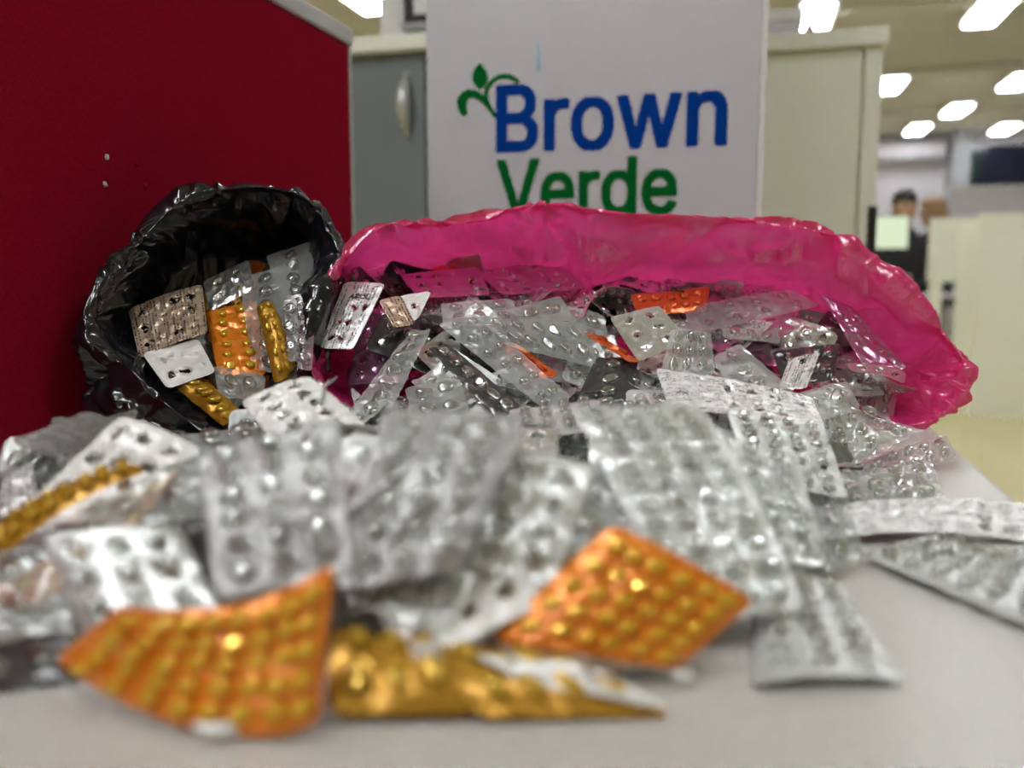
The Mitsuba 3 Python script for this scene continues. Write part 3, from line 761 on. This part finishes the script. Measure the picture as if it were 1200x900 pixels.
FOCUS = 26
HERO = [
 # front row
 ('amber', [(140, 710, .303), (392, 657, .297), (374, 848, .288), (63, 774, .322)], 'bright orange blister pack nearest the camera at lower left, curled up at its right', dict(cols=8, rows=5, mids=((278, 708, .300), (225, 853, .2905)))),
 ('amber', [(716, 614, .345), (885, 704, .335), (792, 786, .325), (574, 750, .332)], 'bright orange blister pack standing tilted right of the middle below the big silver sheet', dict(bs=.006, cols=6, rows=5)),
 ('pale', [(232, 528, .372), (398, 490, .375), (418, 668, .326), (255, 706, .318)], 'large pale grey blister sheet behind the curled orange pack at the left', dict(bt=.004)),
 ('pale', [(452, 480, .375), (616, 488, .378), (541, 668, .330), (393, 692, .322)], 'large pale grey blister sheet with a bright right edge in the middle of the heap', dict(bt=.004)),
 ('capsule', [(455, 610, .365), (604, 586, .372), (526, 753, .326), (397, 700, .335)], 'silver capsule pack with a bright white lower edge under the middle grey sheet', {}),
 ('silver', [(590, 520, .385), (700, 545, .375), (650, 690, .345), (535, 665, .345)], 'crumpled silver pack between the middle sheet and the tilted orange pack', dict(wr=.0016)),
 ('silver', [(667, 478, .455), (818, 474, .465), (946, 716, .362), (778, 730, .350)], 'longest silver blister sheet running down to the right of the tilted orange pack', dict(bt=.008)),
 ('silver', [(885, 690, .412), (986, 684, .418), (1060, 801, .324), (880, 813, .320)], 'silver blister pack lying flat on the desk below the long silver sheet', dict(bs=.004)),
 ('silver', [(1092, 630, .50), (1245, 662, .452), (1235, 748, .360), (1010, 652, .462)], 'blue grey blister pack lying on the desk at the right edge of the picture', dict(bt=.003)),
 ('print', [(938, 598, .545), (1218, 591, .552), (1204, 640, .495), (950, 641, .495)], 'long printed silver pack with lines of text reaching the right edge', dict(bs=.006)),
 ('silver', [(47, 628, .350), (212, 618, .358), (262, 722, .330), (100, 748, .328)], 'pale silver pack with rounded corners behind the curled orange pack at the far left', dict(bs=.003)),
 ('gold', [(-22, 628, .405), (160, 544, .435), (172, 553, .425), (-12, 668, .385)], 'curled amber pack seen edge on at the left edge of the heap', dict(bs=.006, rows=2, cols=8)),
 ('white', [(140, 488, .50), (238, 528, .48), (130, 612, .425), (-12, 632, .42)], 'white foil backed pack with its corner standing up against the dark at the left', dict(bs=.003)),
 ('print', [(4, 546, .52), (38, 540, .525), (48, 602, .49), (-2, 606, .485)], 'small printed sachet strip at the extreme left edge of the heap', dict(radius=.001)),
 ('clear', [(178, 514, .57), (302, 500, .59), (330, 524, .53), (192, 545, .52)], 'clear pack with rows of empty bubbles in front of the black bag', {}),
 ('white', [(282, 471, .565), (362, 440, .585), (443, 510, .52), (350, 552, .475)], 'white foil backed pack with punched holes standing up in front of the black bag', dict(bs=.002)),
 ('grey', [(88, 602, .375), (235, 530, .405), (246, 604, .365), (125, 630, .352)], 'dull grey translucent pack with amber glints under the left grey sheet', {}),
 ('gold', [(393, 738, .332), (520, 752, .330), (560, 838, .298), (382, 840, .296)], 'dark golden pack lying on the desk between the two orange packs', dict(bt=.006)),
 ('gold', [(500, 752, .328), (650, 768, .328), (790, 842, .300), (560, 840, .296)], 'flattened gold and silver pack lying at the front below the tilted orange pack', dict(bt=.003)),
 ('white', [(520, 762, .322), (640, 776, .322), (790, 834, .2985), (610, 800, .305)], 'narrow silver foil strip curling over the front golden pack', dict(bt=.003)),
 ('grey', [(-45, 650, .385), (62, 638, .385), (92, 742, .350), (-35, 745, .345)], 'mauve grey translucent pack at the left edge beside the pale silver pack', {}),
 ('dark', [(-45, 765, .350), (78, 742, .352), (98, 800, .327), (-45, 832, .315)], 'crumpled silver pack painted dark with shade in the lower left corner of the heap', dict(wr=.0016)),  # silver pack, the shadow here is put into its colour
 ('capsule', [(690, 470, .50), (800, 500, .49), (790, 560, .455), (690, 545, .46)], 'silver pack with dark slots showing under the top of the long silver sheet', {}),
 ('silver', [(815, 505, .52), (935, 530, .51), (970, 668, .430), (865, 655, .425)], 'crumpled grey silver pack right of the long silver sheet', dict(wr=.0018)),
 ('silver', [(850, 478, .60), (965, 498, .61), (995, 585, .53), (875, 560, .52)], 'crumpled silver foil pack below the long printed white pack', dict(wr=.0018)),
 ('grey', [(865, 575, .47), (1000, 600, .48), (1012, 655, .445), (900, 700, .41)], 'dark grey pack in the shade under the long printed silver pack at the right', {}),
 # middle, in focus
 ('print', [(768, 432, .70), (952, 466, .68), (968, 502, .62), (786, 482, .62)], 'long printed white pack with slanting text lines in front of the pink bag', dict(bs=.003)),
 ('clear', [(786, 386, .735), (833, 389, .735), (838, 440, .69), (772, 446, .69)], 'frosted clear pack with round bubbles standing behind the long printed white pack', dict(cols=3, rows=3)),
 ('clear', [(836, 418, .745), (866, 403, .755), (934, 460, .70), (855, 464, .69)], 'clear pack with one sharp upright corner between two bubble packs', {}),
 ('clear', [(920, 464, .715), (992, 446, .73), (1009, 478, .70), (940, 502, .675)], 'clear round bubble pack at the right end of the long printed white pack', {}),
 ('clear', [(984, 487, .735), (1012, 484, .745), (1086, 506, .72), (1000, 548, .665)], 'clear curved pack lying under the right end of the pink bag', dict(bs=.004)),
 ('mauve', [(1008, 543, .685), (1108, 508, .715), (1121, 536, .69), (1032, 582, .635)], 'clear pack with dusky mauve bubbles at the right edge of the desk', {}),
 ('clear', [(935, 560, .63), (1092, 543, .66), (1108, 592, .58), (962, 603, .565)], 'flat clear pack between the mauve bubbles and the long printed silver pack', {}),
 ('clearcap', [(512, 380, .80), (556, 366, .81), (669, 464, .715), (640, 482, .70)], 'pale capsule pack sloping down to the right out of the pink bag', dict(cols=2, rows=6)),
 ('grey', [(600, 362, .83), (656, 346, .845), (706, 424, .775), (628, 412, .775)], 'grey green translucent pack at the top of the spill under the pink bag', dict(cols=2, rows=3)),
 ('grey', [(556, 372, .80), (684, 378, .80), (704, 432, .755), (600, 408, .765)], 'olive grey translucent pack just below the topmost grey green one', {}),
 ('clear', [(478, 392, .79), (506, 384, .795), (452, 494, .685), (404, 488, .70)], 'crumpled clear strip standing upright at the left of the spill', dict(wr=.0018)),
 ('clear', [(516, 356, .85), (600, 350, .86), (612, 380, .82), (520, 384, .81)], 'pale clear pack lying at the back beneath the foils with painted pink light', {}),
 ('tan', [(443, 351, .83), (470, 346, .835), (487, 380, .80), (462, 384, .795)], 'small olive brown folded pack at the left inside the pink bag', dict(cols=1, rows=1)),
 ('white', [(468, 346, .84), (506, 341, .85), (490, 374, .82), (478, 378, .81)], 'small white pack corner with pink tint beside the olive brown one', dict(cols=1, rows=1)),
 ('print', [(404, 330, .86), (452, 332, .855), (414, 410, .81), (374, 408, .815)], 'printed white pack with reddish holes at the left wall of the pink bag', dict(cols=3, rows=4)),
 ('back', [(714, 372, .80), (772, 358, .815), (808, 400, .765), (748, 424, .75)], 'bright torn silver foil pack in the middle just under the pink bag', {}),
 ('orange', [(683, 390, .785), (700, 392, .785), (752, 424, .75), (738, 424, .745)], 'orange pack edge showing between grey packs in the middle of the spill', dict(cols=2, rows=2)),
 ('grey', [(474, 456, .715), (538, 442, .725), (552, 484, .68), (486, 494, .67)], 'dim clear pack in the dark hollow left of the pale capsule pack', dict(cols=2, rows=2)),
 ('dark', [(698, 420, .765), (748, 418, .765), (742, 468, .72), (672, 476, .715)], 'pack painted dark as shade in the hollow right of the capsule pack', {}),  # this and the next strip: dark colour stands in for the gap shade
 ('dark', [(500, 408, .77), (524, 402, .775), (620, 484, .69), (588, 496, .68)], 'strip painted black as the shade under the pale capsule pack', {}),
 ('orange', [(584, 404, .79), (604, 400, .79), (656, 440, .745), (636, 446, .74)], 'dark orange pack in the gap above the pale capsule pack', dict(cols=2, rows=3)),
 ('silver', [(596, 480, .64), (700, 470, .66), (712, 505, .56), (604, 512, .55)], 'grey silver pack lying in the shade behind the middle crumpled pack', {}),
 ('back', [(560, 505, .50), (655, 500, .51), (650, 560, .44), (545, 562, .43)], 'bright crumpled foil pack right of the middle grey sheet top', dict(wr=.0018)),
 # in the pink bag
 ('purple', [(556, 318, .97), (650, 305, .99), (690, 338, .94), (590, 346, .92)], 'foil pack with painted pink light at the crest under the bag top', dict(wr=.0014)),
 ('purple', [(470, 322, .93), (560, 312, .96), (575, 345, .91), (490, 350, .89)], 'foil pack with painted pink light left of the crest under the bag top', dict(wr=.0014)),
 ('orange', [(738, 346, .93), (832, 336, .95), (828, 366, .92), (748, 370, .90)], 'orange foil pack lying under the pink bag top right of the middle', {}),
 ('mauve', [(800, 360, .92), (925, 338, .95), (962, 358, .93), (812, 392, .88)], 'clear pack pressed against the pink inside of the bag', dict(cols=4, rows=2)),
 ('grey', [(845, 384, .87), (912, 384, .875), (914, 404, .85), (848, 396, .845)], 'small green grey tray pack in front of the pressed clear pack', dict(cols=3, rows=1)),
 ('purple', [(962, 344, .95), (1000, 362, .94), (1064, 432, .89), (1018, 440, .89)], 'crumpled foil stack with painted pink light at the right inside of the bag', dict(wr=.0018)),
 ('back', [(990, 426, .875), (1062, 436, .885), (1060, 450, .87), (1000, 436, .86)], 'curved silver strip at the right inside of the pink bag', dict(bs=.004, wr=.0003)),
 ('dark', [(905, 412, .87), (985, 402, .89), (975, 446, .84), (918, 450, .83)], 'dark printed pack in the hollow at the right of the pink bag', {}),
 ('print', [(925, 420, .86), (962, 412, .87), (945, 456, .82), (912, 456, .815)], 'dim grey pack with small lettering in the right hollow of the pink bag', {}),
 # in the black bag
 ('tan', [(150, 362, .825), (237, 333, .85), (243, 390, .80), (163, 420, .785)], 'tan printed foil pack standing upright at the left in the black bag', dict(bs=.002, cols=4, rows=3)),
 ('white', [(166, 414, .785), (232, 396, .80), (253, 436, .775), (196, 456, .765)], 'silver foil pack with black punched holes below the tan printed pack', dict(cols=3, rows=2, wr=.0004, flaps=False)),
 ('gold', [(300, 360, .83), (320, 354, .835), (350, 440, .79), (322, 452, .78)], 'curled amber pack arching upright at the right in the black bag', dict(bs=.004, bt=.010, cols=2, rows=6)),
 ('amber', [(240, 366, .85), (300, 352, .86), (312, 440, .80), (256, 440, .79)], 'dark amber pack behind the curled amber one in the black bag', {}),
 ('gold', [(203, 452, .775), (240, 444, .785), (293, 490, .745), (262, 500, .735)], 'amber pack lying along the lower rim of the black bag', dict(bs=.004)),
 ('clear', [(280, 326, .87), (342, 308, .89), (332, 440, .80), (296, 432, .80)], 'tall clear pack standing right of the middle in the black bag', {}),
 ('back', [(238, 330, .87), (292, 304, .89), (298, 340, .86), (246, 366, .85)], 'glinting silver pack at the top of the contents of the black bag', dict(wr=.0014)),
 ('clear', [(312, 300, .90), (368, 282, .92), (366, 350, .86), (330, 356, .86)], 'clear pack over amber at the top right in the black bag', {}),
 ('clear', [(250, 428, .79), (312, 440, .79), (308, 470, .765), (256, 464, .765)], 'small clear pack at the bottom of the black bag beside the amber one', {}),
 ('mauve', [(340, 346, .83), (370, 342, .83), (366, 436, .775), (348, 432, .775)], 'pinkish clear pack squeezed at the right wall of the black bag', {}),
 ('clear', [(332, 352, .82), (348, 350, .82), (350, 424, .78), (338, 424, .78)], 'narrow clear pack beside the pinkish one in the black bag', {}),
]
for hn, (kind, px, label, kw) in enumerate(HERO):
    if hn < FOCUS and kind in ('silver', 'capsule', 'pale'):
        kw = {'wr': .0017, **kw}
    if hn >= FOCUS:
        kw = {'wr': .0017 if kind not in ('print', 'tan', 'white', 'back') else .0010, **kw}
    kk, sh = hero(kind, px, label, **kw)
    if 'reddish' in label:
        tm = meshkit.text_mesh('AROD', .0052, .0002, True)
        v = tm.vertices; u_, v_ = (v[:, 0] + .010) / sh.w, 1 - (v[:, 1] + sh.h * .74) / sh.h
        tm.vertices = sh.at(u_, v_) + sh.n0 * (.0012 + v[:, 2:3])
        tm.fix_normals()
        part(kk, 'lettering', tm, 'black_plastic', label='black printed lettering')
NHERO = NPACK[0]

# loose bits of foil and paper at the front
def flake(px, t, w, h, label, bsdf, seed):
    c = at(px[0], px[1], t); c[2] = max(c[2], DESK + .004)
    k = thing('foil_scrap', label, 'scrap')
    sh = Sheet([c + _R * -w + _U * h, c + _R * w * .7 + _U * h, c + _R * w - _U * h, c - _R * w * .6 - _U * h], .002, .001, .001, seed, toward=C)
    uu, vv = np.meshgrid(np.linspace(0, 1, 11), np.linspace(0, 1, 9), indexing='ij')
    p = sh.at(uu, vv); p[..., 2] = np.maximum(p[..., 2], DESK + .0004)
    i, j = np.meshgrid(np.arange(10), np.arange(8), indexing='ij')
    a = (i * 9 + j).ravel()
    f = np.vstack([np.c_[a, a + 9, a + 10], np.c_[a, a + 10, a + 1]])
    n = len(p.reshape(-1, 3))
    rim = np.r_[np.arange(10) * 9, 90 + np.arange(8), np.arange(10, 0, -1) * 9 + 8, np.arange(8, 0, -1)]
    nx = np.roll(rim, -1)
    put(k, (np.vstack([p.reshape(-1, 3), p.reshape(-1, 3) + _H * .0006]), np.vstack([f, f[:, ::-1] + n, np.c_[rim, rim + n, nx + n], np.c_[rim, nx + n, nx]])), bsdf, True)


flake((500, 778), .312, .0065, .008, 'white torn paper scrap standing on the front golden pack', 'foil_white', 1)
flake((254, 869), .2875, .0080, .0025, 'white scrap on the desk under the curled orange pack', 'foil_white', 2)
flake((800, 792), .322, .0050, .002, 'pale scrap on the desk beneath the tilted orange pack', 'foil_white', 3)

# ------------------------------------------------------------------ the heap beneath: packs dropped one after another
SURF_PTS = [at_z(x, y, DESK) for x, y in ((-60, 800), (60, 800), (150, 845), (240, 862), (400, 846), (600, 842), (780, 840), (850, 770), (900, 715), (960, 690), (1010, 655), (1130, 600))]
SURF_PTS += [at(*q) for q in ((150, 650, .335), (300, 600, .355), (500, 600, .36), (700, 600, .385), (820, 610, .40), (550, 500, .41), (330, 520, .40), (750, 500, .48), (880, 570, .46), (960, 590, .50),
                              (990, 530, .62), (1060, 545, .63), (130, 510, .50), (50, 565, .475), (210, 530, .52), (0, 650, .40), (350, 490, .57), (430, 505, .52), (600, 490, .62), (480, 480, .70), (700, 455, .72),
                              (850, 440, .73), (950, 475, .73), (1030, 500, .76), (420, 430, .83), (500, 380, .89), (600, 345, .95), (700, 360, .94), (850, 380, .92), (950, 410, .91), (1030, 445, .90), (600, 325, 1.05), (800, 340, 1.05),
                              (200, 420, .84), (300, 410, .84), (250, 340, .94), (330, 335, .93), (250, 465, .79))]
SURF_PTS += [at(*q) for q in ((-60, 610, .50), (0, 562, .58), (60, 548, .60), (120, 538, .64), (-60, 690, .42))]
SURF_PTS = np.array(SURF_PTS)
heap_z = RBFInterpolator(SURF_PTS[:, :2] * 10, SURF_PTS[:, 2] - DESK, kernel='thin_plate_spline', smoothing=.02)
G = .004
GX0, GY0, GNX, GNY = -.60, .10, 230, 290
gxx, gyy = np.meshgrid(GX0 + (np.arange(GNX) + .5) * G, GY0 + (np.arange(GNY) + .5) * G, indexing='ij')
top = heap_z(np.c_[gxx.ravel(), gyy.ravel()] * 10).reshape(GNX, GNY).clip(0, .17)
import shapely
inside = lambda pts, inset=0.0: shapely.contains_xy(Polygon(pts).buffer(-inset), gxx.ravel(), gyy.ravel()).reshape(GNX, GNY)


def hull_xy(pts, inset):
    return inside(np.array(shapely.MultiPoint(pts[:, :2]).convex_hull.exterior.coords), inset)


in_pink = hull_xy(np.vstack([ring(PINK0)[[0, 14, 15, 16, 18, 20, 21]], ring(PINK1)[[0, 1, 12, 13, 14]], ring(PINK2)]), .02)
in_dark = hull_xy(np.vstack([d0[[0, 1, 11, 12, 13, 14, 15, 16, 17]], d2]), .028)
heap_xy = [at_z(x, y, DESK)[:2] for x, y in ((-80, 815), (60, 800), (150, 845), (240, 860), (400, 845), (600, 842), (790, 836), (850, 770), (900, 720), (960, 690), (1010, 655), (1130, 600))]
in_heap = inside(np.vstack([heap_xy, [at(*q)[:2] for q in ((1110, 540, .70), (1040, 500, .80), (880, 480, .86), (700, 480, .86), (520, 490, .84), (420, 480, .79), (330, 505, .72), (240, 520, .69), (120, 530, .62), (0, 540, .60), (-90, 600, .50))]]), 0)


def grid_of(p):
    return ((p[..., 0] - GX0) / G).astype(int).clip(0, GNX - 1), ((p[..., 1] - GY0) / G).astype(int).clip(0, GNY - 1)


# the picked packs are the roof: nothing dropped later may come through them
roof = np.where(in_heap | in_pink | in_dark, top, 0)
for P in SURF[:NHERO]:
    i, j = grid_of(P)
    np.minimum.at(roof, (i, j), P[:, 2] - DESK - .002)
roof = np.where(roof < .003, 0, roof)
level = np.zeros((GNX, GNY))
rngf = np.random.default_rng(5)
UU, VV = np.meshgrid(np.linspace(0, 1, 26), np.linspace(0, 1, 18), indexing='ij')


def drop(region, n, kinds, weights, names, group, tries=9000, tilt=.30, size=((.085, .115), (.048, .065)), cap=None):
    cells = np.argwhere(region)
    made = 0
    for t in range(tries):
        if made >= n:
            break
        i, j = cells[rngf.integers(len(cells))]
        x, y = GX0 + (i + .5) * G, GY0 + (j + .5) * G
        if roof[i, j] - level[i, j] < .004:
            continue
        kind = str(rngf.choice(kinds, p=weights))
        w, h = rngf.uniform(*size[0]), rngf.uniform(*size[1])
        yaw = rngf.uniform(0, 2 * math.pi)
        # lean with the slope of the roof
        i2, j2 = min(i + 4, GNX - 1), min(j + 4, GNY - 1)
        sx, sy = (top[i2, j] - top[max(i - 4, 0), j]) / (8 * G), (top[i, j2] - top[i, max(j - 4, 0)]) / (8 * G)
        nrm = np.array([-sx * .8 + rngf.normal(0, tilt), -sy * .8 + rngf.normal(0, tilt), 1.0]); nrm /= np.linalg.norm(nrm)
        a = np.array([math.cos(yaw), math.sin(yaw), 0]); a -= nrm * (a @ nrm); a /= np.linalg.norm(a); b = np.cross(nrm, a)
        c0 = np.array([x, y, 0.0])
        tw = rngf.normal(0, .004, 4)
        cs = [c0 - a * w / 2 + b * h / 2 + nrm * tw[0], c0 + a * w / 2 + b * h / 2 + nrm * tw[1], c0 + a * w / 2 - b * h / 2 + nrm * tw[2], c0 - a * w / 2 - b * h / 2 + nrm * tw[3]]
        sh = Sheet(cs, rngf.normal(0, .006), rngf.normal(0, .004), .0009, NPACK[0] + 1, toward=c0 + [0, 0, 9])
        P = sh.base(UU, VV)
        gi, gj = grid_of(P)
        if not region[gi, gj].all():
            continue
        z = P[..., 2]
        lift = (level[gi, gj] - z).max() + .0012
        over = (z + lift + .004) - roof[gi, gj]
        if (over > 0).mean() > .10 or over.max() > .012:
            continue
        np.maximum.at(level, (gi.ravel(), gj.ravel()), (z + lift + .003).ravel())
        for q in sh.c:
            q[2] += DESK + lift
        up = rngf.random() < .5
        see = (level[gi, gj] > roof[gi, gj] - .03).mean() > .5
        k_, _ = pack(sh, kind, names[kind], f'{group}, {names[kind]}'[:90], fine=bool(see))
        KIND_OF[k_] = (names[kind], P.mean((0, 1)))
        made += 1
    return made


def lab(place):
    return {'silver': f'crumpled silver blister pack {place}', 'back': f'torn bright foil backed pack {place}', 'capsule': f'silver capsule pack {place}', 'white': f'white foil backed pack {place}', 'print': f'finely printed silver pack {place}',
            'clear': f'empty clear bubble pack {place}', 'clearcap': f'empty clear capsule pack {place}', 'amber': f'amber blister pack {place}', 'gold': f'golden brown blister pack {place}', 'grey': f'grey translucent pack {place}',
            'purple': f'foil pack with painted pink light {place}', 'dark': f'pack with painted dark shade {place}', 'tan': f'tan printed pack {place}', 'orange': f'dark orange pack {place}', 'mauve': f'mauve clear pack {place}'}


ORD = {}
KIND_OF = {}


def strew(region, gap, kinds, weights, names, group, tilt=.35, size=((.075, .105), (.045, .06)), sink=.004, lean=.8, tries=4000, limit=90):
    """packs lying on the surface of the pile, each at least gap from the next"""
    cells = np.argwhere(region); got = []
    for t in range(tries):
        if len(got) >= limit:
            break
        i, j = cells[rngf.integers(len(cells))]
        x, y = GX0 + (i + .5) * G, GY0 + (j + .5) * G
        if any((x - a) ** 2 + (y - b) ** 2 < gap ** 2 for a, b in got):
            continue
        kind = str(rngf.choice(kinds, p=weights))
        w, h = rngf.uniform(*size[0]), rngf.uniform(*size[1]); yaw = rngf.uniform(0, 2 * math.pi)
        i2, j2 = min(i + 4, GNX - 1), min(j + 4, GNY - 1)
        sx, sy = (top[i2, j] - top[max(i - 4, 0), j]) / (8 * G), (top[i, j2] - top[i, max(j - 4, 0)]) / (8 * G)
        nrm = np.array([-sx * lean + rngf.normal(0, tilt), -sy * lean + rngf.normal(0, tilt), 1.0]); nrm /= np.linalg.norm(nrm)
        a = np.array([math.cos(yaw), math.sin(yaw), 0]); a -= nrm * (a @ nrm); a /= np.linalg.norm(a); b = np.cross(nrm, a)
        c0 = np.array([x, y, DESK + top[i, j] - sink]); tw = rngf.normal(0, .005, 4)
        cs = [c0 - a * w / 2 + b * h / 2 + nrm * tw[0], c0 + a * w / 2 + b * h / 2 + nrm * tw[1], c0 + a * w / 2 - b * h / 2 + nrm * tw[2], c0 - a * w / 2 - b * h / 2 + nrm * tw[3]]
        sh = Sheet(cs, rngf.normal(0, .007), rngf.normal(0, .005), .0011, NPACK[0] + 1, toward=c0 + [0, 0, 9])
        P = sh.base(UU, VV); gi, gj = grid_of(P)
        low = (P[..., 2] - DESK).min()
        if low < .002:
            for q in sh.c:
                q[2] += .002 - low
            P = sh.base(UU, VV)
        if not region[gi, gj].all() or ((P[..., 2] - DESK + .003) > roof2[gi, gj]).mean() > .2 or hides(P) > .05:
            continue
        got.append((x, y))
        k_, _ = pack(sh, kind, names[kind], f'{group}, {names[kind]}'[:90], fine=True)
        KIND_OF[k_] = (names[kind], P.mean((0, 1)))
    return len(got)


VIEW = np.zeros((160, 120))         # how near the picked packs lie, as seen from the desk's front


def spot(P):
    d = P.reshape(-1, 3) - C
    t = d @ _F
    return t, ((600 + F * (d @ _R) / t) / 8 + 4).astype(int).clip(0, 159), ((450 - F * (d @ _U) / t) / 8).astype(int).clip(0, 119)


def hides(P):
    t, i, j = spot(P)
    return float((t < VIEW[i, j]).mean())


for P in SURF[:NHERO]:
    t, i, j = spot(P)
    np.maximum.at(VIEW, (i, j), t)
roof2 = np.full((GNX, GNY), 9.0)
for P in SURF[:NHERO]:
    i, j = grid_of(P)
    np.minimum.at(roof2, (i, j), P[:, 2] - DESK + .004)
HEAP_MIX = (['silver', 'back', 'capsule', 'white', 'clear', 'amber', 'grey', 'print'], [.34, .20, .12, .08, .10, .05, .05, .06])
TOP_MIX = (['silver', 'back', 'capsule', 'white', 'clear', 'grey', 'print'], [.30, .16, .12, .10, .18, .06, .08])
PINK_MIX = (['silver', 'back', 'purple', 'clear', 'dark', 'grey', 'orange', 'print', 'capsule'], [.12, .20, .22, .08, .20, .05, .05, .05, .03])  # dark share paints in the black hollows, pink share the bag light
DARK_MIX = (['amber', 'gold', 'clear', 'back', 'mauve'], [.28, .30, .2, .14, .08])
only_heap = in_heap & ~in_pink & ~in_dark
n1 = drop(only_heap, 70, *HEAP_MIX, lab('in the loose heap'), 'heap on the desk')
n2 = drop(in_pink, 60, *PINK_MIX, lab('inside the pink bag'), 'pink bag', tilt=.38)
n3 = drop(in_dark, 40, *DARK_MIX, lab('inside the black bag'), 'black bag', tilt=.5, size=((.07, .095), (.045, .055)))
n4 = strew(only_heap, .024, *TOP_MIX, lab('in the loose heap'), 'heap on the desk', sink=.010)
n5 = strew(in_pink, .030, *PINK_MIX, lab('inside the pink bag'), 'pink bag', tilt=.5, sink=.002, limit=80)
n6 = strew(in_dark, .028, *DARK_MIX, lab('inside the black bag'), 'black bag', tilt=.5, size=((.07, .095), (.04, .05)), limit=30)
ORDS = ['first', 'second', 'third', 'fourth', 'fifth', 'sixth', 'seventh', 'eighth', 'ninth', 'tenth', 'eleventh', 'twelfth', 'thirteenth', 'fourteenth', 'fifteenth', 'sixteenth', 'seventeenth', 'eighteenth', 'nineteenth', 'twentieth']
ORDS += ['twenty ' + q for q in ORDS[:9]] + ['thirtieth'] + ['thirty ' + q for q in ORDS[:9]] + ['fortieth'] + ['forty ' + q for q in ORDS[:9]] + ['fiftieth'] * 40
by = {}
for k_, (nm, c) in KIND_OF.items():
    d = c - C
    by.setdefault(nm, []).append((float(d @ _R / (d @ _F)), k_))
for nm, L in by.items():
    for q, (_, k_) in enumerate(sorted(L)):
        labels[k_]['label'] = f'{nm}, {ORDS[q]} such from the left' if len(L) > 1 else nm
print('packs', n1, n2, n3, n4, n5, n6)
